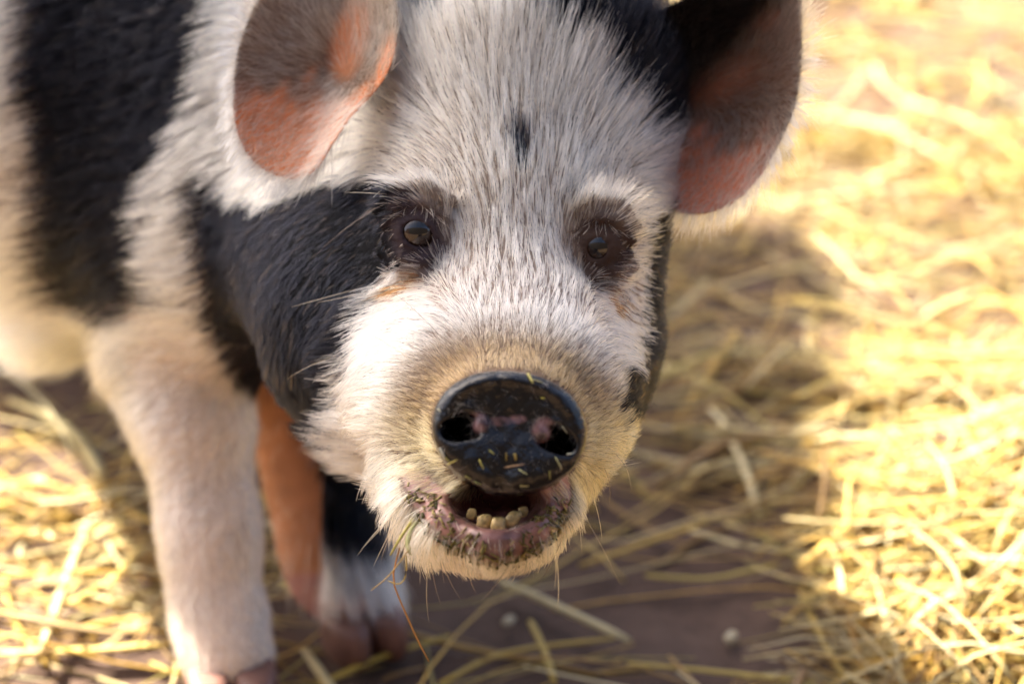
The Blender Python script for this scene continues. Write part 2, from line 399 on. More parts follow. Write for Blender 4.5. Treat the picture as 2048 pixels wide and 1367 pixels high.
# pale seed husks lying on the earth
for (px, py, L_, lab) in ((1018, 1240, .009, 'small whitish seed husk on the earth under the chin'), (1462, 1272, .010, 'small pale husk on the bare earth right of the chin')):
    s_ = np.linspace(0, np.pi, 7); ph = np.arange(8) / 8 * 2 * np.pi
    V = np.stack([np.outer(-np.cos(s_), np.ones(8)) * L_, np.outer(np.sin(s_) ** .8, np.cos(ph)) * L_ * .5, np.outer(np.sin(s_), np.sin(ph)) * L_ * .3], -1).reshape(-1, 3)
    q = [(i * 8 + j, i * 8 + (j + 1) % 8, (i + 1) * 8 + (j + 1) % 8, (i + 1) * 8 + j) for i in range(6) for j in range(8)]
    o_ = mesh_obj('seed_husk', V, q, M_straw, None, np.array((.46, .39, .24))); o_.location = ground_pt(px, py, .006); o_.rotation_euler = (.1, .1, 1.2)
    tag(o_, lab, 'husk', 'husks on the earth')

# ---- added unseen awning, cut to shade pig and ground (sun comes from back left)
def box(name, lo, hi, mat, parent):
    V = [(x, y, z) for x in (lo[0], hi[0]) for y in (lo[1], hi[1]) for z in (lo[2], hi[2])]
    f = [(0, 1, 3, 2), (4, 6, 7, 5), (0, 4, 5, 1), (2, 3, 7, 6), (0, 2, 6, 4), (1, 5, 7, 3)]
    return mesh_obj(name, V, f, mat, parent, smooth=False)
aw = bpy.data.objects.new('added_shade_awning', None); col.objects.link(aw)
HZ = 2.3; SX, SY = SUN.x / SUN.z * HZ, SUN.y / SUN.z * HZ          # offset from a shadow on the ground to the awning
aw.location = (SX, SY, 0)
tag(aw, 'added unseen plank awning shaped to shade the pig', 'awning')
rows = []
y = .25
while y < 2.28:
    k = len(rows); e = .018 * math.sin(k * 5.1)
    if y < 1.06: x0, x1 = -.03 + e, (.56 if y < .9 else .42) + .02 * math.sin(k * 2.7)
    elif y < 1.30: x0, x1 = -.02 + e, .25 + e
    else: x0, x1 = -.02 + e, .25 + .10 * (y - 1.2) + .02 * math.sin(k * 2.7)
    rows.append((x0, x1, y)); y += .145
for k, (x0, x1, y) in enumerate(rows): box('plank', (x0, y, HZ), (x1, y + .141, HZ + .025 + .004 * math.sin(k * 2.1)), M_wood, aw)
for x in (.14, .20): box('beam', (x, .23, HZ - .08), (x + .04, y + .02, HZ - .001), M_wood, aw)
for y_ in (.35, 1.3, 2.2): box('post', (.181, y_, -.05), (.199, y_ + .07, HZ - .002), M_wood, aw)

# ---- added unseen dark wall behind the camera, darkens eye and snout reflections
M_dark = mat_plain('dark_timber', (.045, .036, .030), .75, .2, .4, 12, .4)
bw = bpy.data.objects.new('added_dark_wall', None); col.objects.link(bw); bw.location = (0, -1.9, 0)
tag(bw, 'added unseen dark board wall behind the camera for reflections', 'wall')
for k in range(44):
    x = -7.9 + k * .36
    box('board', (x, -.02 - .004 * (k % 3), -.05), (x + .352, .02 + .005 * math.sin(k * 2.3), 2.7 + .02 * math.sin(k * 1.7)), M_dark, bw)

# ================================================================ PIG
pig = bpy.data.objects.new('pig', None); col.objects.link(pig); pig.location = (-.2, 1.35, 0)
tag(pig, 'black and white hairy pig with wet black snout standing in straw', 'pig')
bpy.context.view_layer.update()

ROLL = R(3.0)
# body: one continuous surface (all points in camera-aligned metres)
eyeL, eyeR = C(834, 462, 1.083), C(1196, 492, 1.090)
lipc = [(C(800, 925, 1.055), .012), (C(845, 990, 1.012), .011), (C(905, 1048, .985), .0105), (C(985, 1080, .972), .0105), (C(1058, 1058, .980), .0100), (C(1102, 1005, 1.0), .0105), (C(1120, 955, 1.04), .011)]
def eye_shape(d, p, e, sx):
    A_ = np.array
    d = smax(d, -ell(p, e + A_([sx * .005, .001, -.022]), (.018, .020, .0155)), .014)
    d = smin(d, ell(p, e, (.0168, .0166, .0163)), .006)
    # folded upper lid, heavy brow fold above it, lower lid and the groove down to the tear duct
    for pts, k in (([(-.018, -.003, -.005, .0030), (-.010, -.0135, -.0105, .0040), (.003, -.0150, -.0112, .0042), (.014, -.0075, -.0085, .0036), (.0165, .003, -.0065, .0028)], .0025),
                   ([(-.021, -.010, -.002, .0035), (-.012, -.0215, -.0085, .0042), (.004, -.0235, -.0100, .0045), (.018, -.0160, -.0070, .0040)], .0035),
                   ([(-.017, .005, -.004, .0028), (-.009, .0140, -.0085, .0032), (.003, .0165, -.0098, .0032), (.011, .0125, -.0085, .0028), (.0165, .003, -.0065, .0026)], .0035),
                   ([(-.020, .011, -.001, .0030), (-.009, .0215, -.0065, .0034), (.006, .0235, -.0080, .0034)], .003)):
        d = smin(d, chain(p, [(e + A_([-sx * x, y, z]), r_) for x, y, z, r_ in pts], .003), k)
    d = smax(d, -cap(p, e + A_([-sx * .010, .011, -.013]), e + A_([-sx * .0145, .024, -.012]), .0016, .0012), .002)
    hw = .0084 if sx < 0 else .0052; ta = R(32) * -sx; TR = np.array([[math.cos(ta), math.sin(ta), 0], [-math.sin(ta), math.cos(ta), 0], [0, 0, 1.]])
    d = smax(d, -ell(p, e + A_([-sx * .001, .0024, -.013]), (hw, .0063 if sx < 0 else .0052, .015), TR), .0016)
    return d
def f_body(p):
    d = ell(p, C(1035, 210, 1.195), (.087, .110, .095))                                      # cranium
    d = smin(d, ell(p, C(1025, 420, 1.165), (.086, .075, .085)), .03)                          # brow
    d = smin(d, cap(p, C(1018, 560, 1.125), C(1018, 850, 1.032), .060, .042), .03)               # bridge to muzzle
    d = smin(d, ell(p, C(888, 790, 1.085), (.045, .052, .070)), .03)                           # cheeks
    d = smin(d, ell(p, C(1122, 790, 1.085), (.040, .050, .070)), .03)
    d = smin(d, ell(p, C(1172, 640, 1.17), (.041, .080, .075)), .03)                           # right jowl
    d = smin(d, ell(p, C(800, 660, 1.17), (.053, .085, .075)), .03)
    d = smin(d, cap(p, C(1018, 866, 1.006), C(1018, 860, 1.06), .0385, .052), .012)             # muzzle end
    jaw = cap(p, C(984, 1030, 1.012), C(985, 920, 1.15), .025, .048)
    jaw = smin(jaw, ell(p, C(978, 1046, 1.035), (.038, .022, .045)), .015)
    jaw = smin(jaw, chain(p, lipc), .010)
    jaw = smax(jaw, -ell(p, C(996, 994, .985), (.0240, .0150, .038)), .006)                    # mouth opening
    d = smin(d, jaw, .012)
    d = smax(d, -ell(p, C(998, 1000, .985), (.020, .011, .04)), .006)
    # eyes: socket, lids, opening
    for e, sx in ((eyeL, -1), (eyeR, 1)):
        mk = ((p - e) ** 2).sum(1) < .06 ** 2
        if mk.any(): d[mk] = eye_shape(d[mk], p[mk], e, sx)
    # left jowl, neck, trunk, legs
    b_ = ell(p, C(668, 610, 1.205), (.045, .070, .066))
    d = smin(d, b_, .045)
    d = smin(d, cap(p, C(660, 470, 1.265), C(480, 440, 1.38), .066, .088), .05)
    nk = cap(p, C(960, 330, 1.27), W2V(-.225, 1.44, .43), .105, .160)
    d = smin(d, nk, .04)
    tr = cap(p, W2V(-.275, 1.47, .42), W2V(-.58, 2.14, .42), .20, .21)
    tr = smin(tr, ell(p, W2V(-.18, 1.37, .37), (.12, .14, .15)), .06)
    l1 = chain(p, [(C(362, 560, 1.46), .052), (C(368, 700, 1.42), .039), (C(390, 850, 1.415), .033), (C(412, 1000, 1.415), .0265), (C(420, 1075, 1.415), .0265), (C(424, 1160, 1.415), .0228), (C(440, 1255, 1.415), .0255), (C(458, 1320, 1.41), .029)], .03)
    l2 = chain(p, [(C(560, 620, 1.52), .060), (C(598, 780, 1.52), .044), (C(640, 950, 1.515), .037), (C(655, 1080, 1.51), .031), (C(672, 1150, 1.505), .026), (C(706, 1200, 1.49), .024)], .03)
    tr = smin(tr, ell(p, W2V(-.34, 1.53, .34), (.12, .17, .15)), .06); tr = smin(tr, l1, .05); tr = smin(tr, l2, .04)
    for hx, hy in ((-.69, 2.00), (-.45, 2.12)):
        tr = smin(tr, chain(p, [(W2V(hx, hy, .33), .10), (W2V(hx + .03, hy - .02, .20), .055), (W2V(hx - .02, hy + .03, .12), .036), (W2V(hx, hy, .045), .030)], .03), .05)
    d = smin(d, tr, .05)
    return d
xs = axis(-1.15, .25, -.13, .10, .0018, .016); ys = axis(-.75, .60, -.17, .13, .0018, .016); zs = axis(.90, 2.75, .95, 1.16, .0018, .016)
bP, bF = extract(f_body, xs, ys, zs)
bP, bN = finish(f_body, bP, bF)
bQ = pix(bP)

# ---- coat: patches of the animal
BLK = [
    [(640, 372), (700, 350), (770, 352), (805, 395), (800, 470), (790, 530), (765, 560), (745, 620), (722, 690), (702, 760), (690, 860), (690, 930), (560, 980), (420, 760), (430, 560), (470, 430), (560, 400)],
    [(420, 320), (460, 350), (520, 400), (700, 400), (640, 700), (560, 800), (490, 760), (440, 670), (415, 640), (410, 480)],
    [(1296, 440), (1420, 440), (1420, 860), (1255, 860), (1238, 815), (1250, 740), (1285, 655)],
    [(1050, -200), (1070, 30), (1140, 95), (1200, 150), (1230, 215), (1300, 300), (1400, 330), (1450, -200)],
    [(790, -200), (800, 20), (850, 60), (880, 10), (870, -200)],
    [(100, -800), (420, -800), (465, 0), (440, 110), (390, 240), (325, 400), (325, 520), (345, 605), (250, 640), (190, 625), (130, 600), (90, 480), (95, 300), (80, 200), (75, 60)],
    [(1030, 278), (1060, 278), (1062, 330), (1040, 345), (1028, 320)],
    [(635, 900), (760, 880), (750, 1062), (640, 1062)],
]
def in_black(q, p, amp=9):
    j = np.stack([snoise(p, .02, 21), snoise(p, .02, 22)], 1) * amp
    m_ = np.zeros(len(q), bool)
    for i, poly in enumerate(BLK):
        mm = inpoly(q + j, poly)
        if i == 7: mm &= p[:, 2] > 1.4
        if i in (2, 3, 4, 6): mm &= p[:, 2] < 1.45
        if i == 0: mm &= p[:, 2] < 1.31
        m_ |= mm
    return m_
def ell_px(q, cx, cy_, rx, ry, rot=0):
    c, s = math.cos(R(rot)), math.sin(R(rot)); x = q[:, 0] - cx; y = q[:, 1] - cy_
    return np.hypot((x * c + y * s) / rx, (-x * s + y * c) / ry)
LIP = [(790, 925), (840, 945), (900, 985), (1000, 985), (1110, 975), (1135, 940), (1142, 990), (1120, 1055), (1050, 1106), (985, 1120), (905, 1085), (835, 1020)]
def skin_tint(q, p):
    c = np.tile(np.array([.30, .23, .18]), (len(q), 1))
    nz = snoise(p, .03, 31)[:, None]
    fore = sstep(620, 420, q[:, 1])[:, None]; c = c * (1 - fore) + np.array([.20, .15, .11]) * fore
    mz = sstep(2.1, 1.15, ell_px(q, 1018, 862, 155, 123, 7))[:, None]; c = c * (1 - mz) + np.array([.15, .095, .06]) * mz
    c[in_black(q, p)] = (.008, .008, .009)
    leg = p[:, 2] > 1.33; lw = leg & (q[:, 1] > 600)
    c[lw] = np.array([.74, .63, .54])
    l2 = lw & (q[:, 0] > 500) & (p[:, 2] > 1.445); c[l2] = np.where((q[l2, 0] < 648)[:, None], np.array([.50, .23, .12]), np.where((q[l2, 1] < 1060)[:, None], np.array([.03, .025, .025]), np.array([.55, .36, .30])))  # far foreleg: bare pinkish skin, warm straw bounce painted in as orange
    foot = lw & (q[:, 0] > 560) & (q[:, 1] > 1150); c[foot] = (.42, .20, .17)
    for ex, ey in ((836, 462), (1198, 495)):
        k = sstep(1.6, .75, ell_px(q, ex, ey + 5, 56, 68) + .25 * nz[:, 0])[:, None]; k = k * (p[:, 2] < 1.3)[:, None]
        base = np.array([.050, .036, .040]) if ex < 1000 else np.array([.060, .037, .028])
        c = c * (1 - k) + base * k
    lip = inpoly(q, LIP) & (p[:, 2] < 1.1); k = lip[:, None] * 1.0
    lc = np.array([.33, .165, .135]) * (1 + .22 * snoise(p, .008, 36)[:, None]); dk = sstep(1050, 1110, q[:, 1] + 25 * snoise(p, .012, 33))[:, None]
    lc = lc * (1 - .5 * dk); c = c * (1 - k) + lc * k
    mo = (ell_px(q, 992, 1008, 70, 34) < 1) & (p[:, 2] > .985) & (p[:, 2] < 1.15); c[mo] = (.17, .06, .06)
    c[(ell_px(q, 1018, 862, 155, 123, 7) < .85) & (p[:, 2] < 1.02)] = (.004, .004, .004)  # skin behind the snout blackened so the nostrils read as deep shade
    return np.clip(c * (1 + .12 * nz), 0, 1)
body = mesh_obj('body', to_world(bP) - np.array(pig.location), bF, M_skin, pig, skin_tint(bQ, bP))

M_lip = mat_attr('wet_lip', .28, .55, 0, (300, .35, .002))
body.data.materials.append(M_lip)
fc = bQ[bF].mean(1); lipf = inpoly(fc, LIP) & (bP[bF][:, :, 2].mean(1) < 1.1)
body.data.polygons.foreach_set('material_index', lipf.astype(np.int32))
# ---- fur growing: image-plane guides (x, y, dx, dy, length mm, lift)
GUIDES = np.array([
    (1040, 40, .1, -1, 28, .5), (1040, 150, .05, -1, 25, .42), (1040, 300, 0, -1, 21, .32), (1040, 450, 0, -1, 17, .25), (1020, 600, 0, -1, 13, .25), (1015, 690, 0, -1, 7, .45), (1015, 730, 0, -1, 5, .6),
    (900, 720, -.6, -.8, 7, .5), (1140, 730, .6, -.8, 8, .5), (830, 830, -1, -.3, 8, .45), (790, 900, -1, .2, 9, .4), (1215, 830, 1, -.2, 9, .45), (850, 760, -.9, -.4, 7, .4), (1190, 770, .8, -.5, 8, .4),
    (900, 60, -.2, -1, 28, .45), (900, 170, -.3, -1, 25, .42), (780, 200, -.7, -.6, 26, .42), (700, 260, -1, -.05, 26, .45), (640, 330, -.85, .55, 28, .45), (720, 325, -1, .15, 22, .35), (840, 330, -.6, -.4, 15, .3), (800, 260, -.9, -.3, 24, .35),
    (900, 400, -.3, -1, 15, .25), (930, 550, -.1, -1, 13, .25), (1150, 150, .35, -.9, 36, .55), (1250, 220, .6, -.75, 36, .6), (1310, 300, .9, -.4, 34, .5), (1290, 380, 1, -.1, 22, .35), (1200, 380, .3, -.8, 18, .3), (1110, 500, .05, -1, 16, .25),
    (1130, 620, .3, -.9, 12, .3), (850, 620, -.9, -.2, 16, .3), (740, 640, -1, 0, 28, .45), (700, 740, -1, .05, 32, .5), (690, 850, -1, .25, 34, .5), (720, 950, -.9, .55, 30, .5), (800, 1040, -.6, .9, 22, .45), (780, 740, -1, -.05, 14, .3),
    (900, 1120, -.2, 1, 11, .35), (1000, 1140, 0, 1, 10, .35), (1120, 1110, .4, 1, 11, .4), (1180, 1000, .7, .8, 14, .45), (1240, 900, .9, .4, 13, .45), (1270, 700, 1, .05, 16, .5), (1290, 580, 1, .1, 11, .4), (1245, 590, .8, .3, 10, .3),
    (600, 470, -.7, .6, 14, .16), (560, 620, -.4, 1, 15, .16), (490, 600, -.5, 1, 18, .4), (520, 760, -.1, 1, 18, .4), (600, 780, .1, 1, 15, .18), (680, 420, -.9, .3, 12, .15), (650, 560, -.6, .7, 14, .16), (760, 500, -.6, .6, 7, .2),
    (470, 100, -1, .5, 34, .45), (430, 250, -.9, .5, 34, .5), (350, 400, -.95, .25, 36, .5), (350, 560, -.95, .15, 36, .5), (200, 250, -1, .25, 30, .35), (200, 550, -.8, .5, 30, .35), (60, 600, -.95, .4, 42, .4), (60, 100, -1, .4, 34, .45),
    (150, 700, -.9, .6, 60, .6), (60, 660, -.9, .6, 60, .6), (350, 700, -.9, .35, 16, .3), (400, 850, -.85, .5, 12, .3), (430, 1000, -.5, .85, 9, .25), (430, 1150, -.1, 1, 9, .25), (460, 1300, .1, 1, 9, .25), (700, 980, .5, 1, 28, .4), (720, 1080, .2, 1, 40, .4), (690, 1130, .1, 1, 40, .4), (600, 950, 0, 1, 5, .2),
], float)
def flow(q):
    D = np.zeros((len(q), 4)); W_ = np.zeros(len(q))
    for g in GUIDES:
        w_ = 1 / (((q[:, 0] - g[0]) ** 2 + (q[:, 1] - g[1]) ** 2) + 400.) ** 1.6
        l = math.hypot(g[2], g[3]); D += w_[:, None] * np.array([g[2] / l, g[3] / l, g[4], g[5]]); W_ += w_
    return D / W_[:, None]
def sample(P, F, Nn, n, weight, seed):
    r = np.random.default_rng(seed)
    T = np.concatenate([F[:, [0, 1, 2]], F[:, [0, 2, 3]]])
    ar = .5 * np.linalg.norm(np.cross(P[T[:, 1]] - P[T[:, 0]], P[T[:, 2]] - P[T[:, 0]]), axis=1)
    wt = ar * weight[T].mean(1); cs = np.cumsum(wt); k = np.searchsorted(cs, r.uniform(0, cs[-1], n)); k = np.minimum(k, len(T) - 1)
    a_, b_ = r.uniform(size=n), r.uniform(size=n); s_ = a_ + b_ > 1; a_[s_], b_[s_] = 1 - a_[s_], 1 - b_[s_]
    c_ = 1 - a_ - b_; t_ = T[k]
    p = P[t_[:, 0]] * c_[:, None] + P[t_[:, 1]] * a_[:, None] + P[t_[:, 2]] * b_[:, None]
    nn = Nn[t_[:, 0]] * c_[:, None] + Nn[t_[:, 1]] * a_[:, None] + Nn[t_[:, 2]] * b_[:, None]
    return p, nn / (np.linalg.norm(nn, axis=1, keepdims=True) + 1e-9), r
def grow(name, parent, root, nrm, dvec, length, lift, tint, r, rad=.00011, K=7, clump=.6, csize=.004, curl=.07, droop=.0, stray=.11):
    n = len(root)
    tg = dvec - (dvec * nrm).sum(1, keepdims=True) * nrm; tg /= np.linalg.norm(tg, axis=1, keepdims=True) + 1e-9
    tg = tg + r.normal(0, stray, (n, 3)); side = np.cross(nrm, tg)
    length = length * r.uniform(.6, 1.2, n)
    t_ = np.linspace(0, 1, K)[None, :, None]
    lf = lift[:, None, None] * (1 + .3 * r.normal(size=(n, 1, 1)))
    d0 = tg[:, None, :] + nrm[:, None, :] * lf * (1.35 - .9 * t_) 
    d0 = d0 / np.linalg.norm(d0, axis=2, keepdims=True)
    bend = r.normal(0, curl, (n, 1, 1))
    d0 = d0 + bend * (t_ * 2) * side[:, None, :] + droop * t_ ** 2 * np.array([0, cp, sp])[None, None, :]
    step = length[:, None, None] / (K - 1)
    P = np.concatenate([np.zeros((n, 1, 3)), np.cumsum(d0[:, :-1] * step, 1)], 1) + (root - nrm * .0008)[:, None, :]
    # tufts: tips lean towards the middle of their neighbourhood
    cell = np.floor((root + .3 * csize * np.stack([snoise(root, csize * 3, 51), snoise(root, csize * 3, 52), snoise(root, csize * 3, 53)], 1)) / csize).astype(np.int64)
    key = cell[:, 0] * 73856093 ^ cell[:, 1] * 19349663 ^ cell[:, 2] * 83492791
    u, inv, cnt = np.unique(key, return_inverse=True, return_counts=True)
    mean = np.zeros((len(u), K, 3))
    for i in range(K):
        for j in range(3): mean[:, i, j] = np.bincount(inv, P[:, i, j], len(u)) / cnt
    cw = clump * r.uniform(.3, 1.2, n)[:, None, None] * t_ ** 1.3
    P = P + (mean[inv] - P) * np.clip(cw, 0, 1)
    Wd = to_world(P.reshape(-1, 3))
    Wd[:, 2] = np.maximum(Wd[:, 2], .003)
    Wd = Wd - np.array(pig.location)
    cu = bpy.data.hair_curves.new(name); cu.add_curves([K] * n)
    cu.attributes['position'].data.foreach_set('vector', Wd.astype(np.float32).ravel())
    ra = (np.broadcast_to(rad, n)[:, None] * np.array([1, 1, .98, .92, .8, .58, .2])[None, :K] * r.uniform(.7, 1.25, n)[:, None]).astype(np.float32)
    at = cu.attributes.get('radius') or cu.attributes.new('radius', 'FLOAT', 'POINT'); at.data.foreach_set('value', ra.ravel())
    at = cu.attributes.new('tint', 'FLOAT_COLOR', 'CURVE')
    at.data.foreach_set('color', np.concatenate([tint, np.ones((n, 1))], 1).astype(np.float32).ravel())
    cu.materials.append(M_fur)
    o_ = bpy.data.objects.new(name, cu); col.objects.link(o_); o_.parent = parent
    return o_
def coat_tint(q, p, r, jit=6):
    n = len(q); qq = q + r.normal(0, jit, (n, 2))
    c = np.tile(np.array([.90, .82, .68]), (n, 1))
    fo = sstep(640, 380, qq[:, 1])[:, None] * (p[:, 2] < 1.3)[:, None]; c = c * (1 - fo) + np.array([.92, .80, .58]) * fo
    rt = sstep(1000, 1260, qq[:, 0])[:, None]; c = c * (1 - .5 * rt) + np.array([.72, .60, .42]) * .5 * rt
    e = ell_px(qq, 1018, 850, 155, 123, 7); k = sstep(1.85, 1.2, e)[:, None] * (p[:, 2] < 1.12)[:, None]; c = c * (1 - k) + np.array([.31, .20, .095]) * k
    ch = (sstep(780, 900, qq[:, 1]) * sstep(690, 800, qq[:, 0]) * (p[:, 2] < 1.2))[:, None]; c = c * (1 - .6 * ch) + np.array([.72, .56, .25]) * .6 * ch
    ch = (sstep(1000, 1100, qq[:, 1]) * sstep(760, 860, qq[:, 0]) * (p[:, 2] < 1.2))[:, None]; c = c * (1 - .5 * ch) + np.array([.70, .48, .16]) * .5 * ch
    ch = (sstep(1180, 1250, qq[:, 0]) * sstep(760, 880, qq[:, 1]) * (p[:, 2] < 1.2))[:, None]; c = c * (1 - .6 * ch) + np.array([.66, .42, .12]) * .6 * ch
    leg = (p[:, 2] > 1.33) & (q[:, 1] > 680); c[leg] = np.array([.84, .75, .63]) * r.uniform(.55, 1.05, leg.sum())[:, None]
    # rust stains under the eyes
    for poly in ([(765, 582), (840, 545), (862, 556), (795, 588)], [(1195, 570), (1248, 610), (1220, 614)], [(1195, 540), (1240, 535), (1235, 552), (1200, 556)]):
        s_ = inpoly(qq, poly); c[s_] = np.array([.30, .085, .02]) * r.uniform(.6, 1.4, s_.sum())[:, None]
    dk = r.uniform(size=n) < .05; c[dk] *= .45
    c *= r.uniform(.78, 1.12, n)[:, None]
    bk = in_black(qq, p); c[bk] = np.array([.0032, .0036, .0056]) * r.uniform(.5, 2.2, bk.sum())[:, None]
    br = bk & (r.uniform(size=n) < .06); c[br] = (.05, .032, .02)
    # dark lashes round the eyes
    for ex, ey in ((836, 462), (1198, 495)):
        s_ = (ell_px(qq + r.normal(0, 9, (n, 2)), ex, ey, 54, 62) < 1) & (p[:, 2] < 1.3); c[s_] = np.array([.06, .042, .032]) * (r.uniform(.3, 1.5, s_.sum()) + 5 * (r.uniform(size=s_.sum()) < .3))[:, None]
    return np.clip(c, .002, .93)
def bare(q, p):
    """fur density 0..1"""
    w_ = np.ones(len(q))
    near = p[:, 2] < 1.2
    w_[near & (ell_px(q, 1018, 862, 155, 123, 7) < .98)] = 0
    w_[near & inpoly(q, LIP)] *= .03
    for ex, ey in ((834, 462), (1196, 494)):
        e = ell_px(q, ex, ey, 36, 37) + .12 * snoise(p, .012, 35); w_[near & (e < 1)] = .0; k = near & (e >= 1) & (e < 1.7); w_[k] *= .8
    leg = (p[:, 2] > 1.33) & (q[:, 1] > 640); w_[leg] *= 3.0
    l2 = (p[:, 2] > 1.45) & (q[:, 1] > 640) & (q[:, 0] > 495) & (q[:, 0] < 645); w_[l2] = .06
    w_[(p[:, 2] > 1.33) & (q[:, 0] > 560) & (q[:, 1] > 1175)] = .02; w_[(p[:, 2] > 1.4) & (q[:, 0] > 645) & (q[:, 1] > 1000) & (q[:, 1] < 1175)] = 5.0
    return w_
inb = bare(bQ, bP)
mzl = ell_px(bQ, 1018, 855, 155, 123, 7); mzr = sstep(1.9, 1.35, mzl) * (bP[:, 2] < 1.1)
head_w = (1 - .85 * mzr) * inb * (bP[:, 2] < 1.32) * (np.where(bN[:, 2] < .25, 1.0, .25))
for nm, cnt, w_, sd, rd, cs in (('muzzle_fur', 42000, inb * (bP[:, 2] < 1.1) * sstep(2.2, 1.5, mzl) * (bN[:, 2] < .3), 63, .00011, .0035), ('face_fur', 110000, head_w, 61, .00020, .0060),
                                ('body_fur', 135000, inb * (bP[:, 2] >= 1.32) * np.where(bQ[:, 0] > -250, 1, .12) * np.where(bQ[:, 1] > -300, 1, .2) * np.where(bN[:, 2] < .3, 1, .4), 62, .00019, .009)):
    p, n_, r = sample(bP, bF, bN, cnt, w_, sd)
    q = pix(p); fl = flow(q)
    dv = np.concatenate([fl[:, :2], np.zeros((len(q), 1))], 1)
    L_ = fl[:, 2] * .001; lf = fl[:, 3]
    bk = in_black(q, p); L_ = np.where(bk & (p[:, 2] < 1.32) & (q[:, 0] < 800), L_ * .75, L_)
    for ex, ey in ((834, 462), (1196, 494)):
        e = ell_px(q, ex, ey, 40, 42); L_ = np.where((p[:, 2] < 1.2) & (e < 1.9), np.minimum(L_, .0045 + .014 * np.clip(e - 1.0, 0, 1)), L_)
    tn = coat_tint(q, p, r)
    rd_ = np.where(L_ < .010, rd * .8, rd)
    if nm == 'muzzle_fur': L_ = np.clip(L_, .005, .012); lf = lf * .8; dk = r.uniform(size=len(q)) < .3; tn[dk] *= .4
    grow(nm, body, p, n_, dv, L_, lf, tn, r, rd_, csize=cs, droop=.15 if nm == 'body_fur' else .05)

# ---- lashes: short pale and dark bristles hanging from the upper lids
lp, ln, ld = [], [], []
r = np.random.default_rng(66)
for e, sx in ((eyeL, -1), (eyeR, 1)):
    for k in range(46):
        u_ = r.uniform(-1, 1); p0 = e + np.array([-sx * .001 + u_ * .0135, -.0120 + .006 * u_ ** 2 + r.normal(0, .0012), -.0165 + .005 * u_ ** 2])
        lp.append(p0); ln.append((0, -.25, -1)); ld.append((u_ * .7 - .1, r.uniform(.3, 1.1), 0))
ln = np.array(ln); ln = ln / np.linalg.norm(ln, axis=1, keepdims=True)
grow('eyelashes', body, np.array(lp), ln, np.array(ld), np.full(len(lp), .0095), np.full(len(lp), .7), np.where((r.uniform(size=len(lp)) < .5)[:, None], np.array([.5, .4, .28]), np.array([.03, .02, .015])), r, .00012, clump=0, curl=.25)
# ---- eyes
def uvsphere(c, rx, ry, rz, nu=32, nv=20):
    th = np.linspace(0, np.pi, nv); ph = np.arange(nu) / nu * 2 * np.pi
    V = np.stack([np.outer(np.sin(th), np.cos(ph)) * rx, np.outer(np.sin(th), np.sin(ph)) * ry, np.outer(np.cos(th), np.ones(nu)) * rz], -1).reshape(-1, 3) + c
    F = np.array([(i * nu + j, i * nu + (j + 1) % nu, (i + 1) * nu + (j + 1) % nu, (i + 1) * nu + j) for i in range(nv - 1) for j in range(nu)])
    return V, F
m_eye = mat_attr('eye', .03, .6, 0, None, noise_amt=.2, noise_scale=700, coat=.3)
for e, gz_ in ((eyeL, np.array([.10, .0, -1])), (eyeR, np.array([-.02, -.02, -1]))):
    V, F = uvsphere(np.zeros(3), .0146, .0146, .0146, 48, 40); g_ = gz_ / np.linalg.norm(gz_)
    a_ = np.degrees(np.arccos(np.clip((V / .0146) @ g_, -1, 1)))
    c = np.where((a_ < 20)[:, None], np.array([.004, .004, .005]), np.where((a_ < 50)[:, None], np.array([.022, .009, .004]) * (1 + .3 * np.sin(a_ * 9))[:, None], np.array([.05, .03, .03])))
    V = V + g_ * (.0016 * np.clip(1 - (a_ / 36) ** 2, 0, 1))[:, None]
    mesh_obj('eye', to_world(V + e) - np.array(pig.location), F, m_eye, pig, c)

# ---- snout
SC = C(1018, 862, .945); rot = R(7); RM = np.array([[math.cos(rot), math.sin(rot), 0], [-math.sin(rot), math.cos(rot), 0], [0, 0, 1.]])
TL = R(6); TM = np.array([[1, 0, 0], [0, math.cos(TL), -math.sin(TL)], [0, math.sin(TL), math.cos(TL)]]); SM = TM @ RM
mmx = .945 / FPX
def nose_local(p): return (p - SC) @ SM.T
def f_nose(p):
    q = nose_local(p); x, y, z = q[:, 0], q[:, 1], q[:, 2]
    rx, ry = 156 * mmx, np.where(y < 0, 124, 120) * mmx
    ra_ = np.sqrt((x / rx) ** 2 + (y / ry) ** 2); ang = np.arctan2(y, x)
    ra_ = ra_ * (1 - .035 * np.cos(2 * ang + .5) * 0 + .02 * np.sin(3 * ang))
    d2 = (ra_ - 1) * np.minimum(rx, ry)
    # front relief: domed edge, shallow dish between nostrils, raised rim along the top
    h = .002 * np.clip(1 - ra_, 0, 1) - .0035 * np.exp(-((y + .003) / .012) ** 2 - (x / .022) ** 2) + .0024 * np.exp(-((ra_ - .86) / .12) ** 2) * sstep(-.004, -.020, y)
    h = h - .0022 * np.exp(-(x / .004) ** 2) * sstep(.004, .02, y) + .0003 * snoise(q[:, :2], .012, 71)
    front = -z - h
    w_ = np.stack([d2, front - .004], 1) + .007
    d = np.minimum(np.maximum(w_[:, 0], w_[:, 1]), 0) + np.linalg.norm(np.maximum(w_, 0), axis=1) - .007
    d = smax(d, z - .052, .004)
    d = smin(d, ell(q, np.array([0, 0, .034]), (.0335, .027, .016)), .006)
    for sx in (-1, 1):
        c_ = np.array([sx * .0205, .0005, -.002])
        hole = ell(q, c_ + np.array([0, 0, .012]), (.0082, .0062, .040))
        hole = smin(hole, ell(q, np.array([sx * .0262, .0030, -.004]), (.0062, .0050, .012)), .003)
        d = smax(d, -hole, .003)
        d = smin(d, ell(q, np.array([sx * .0135 if sx < 0 else .0155, -.0015, .0025]), (.0046, .0052, .006)), .002)
    return d
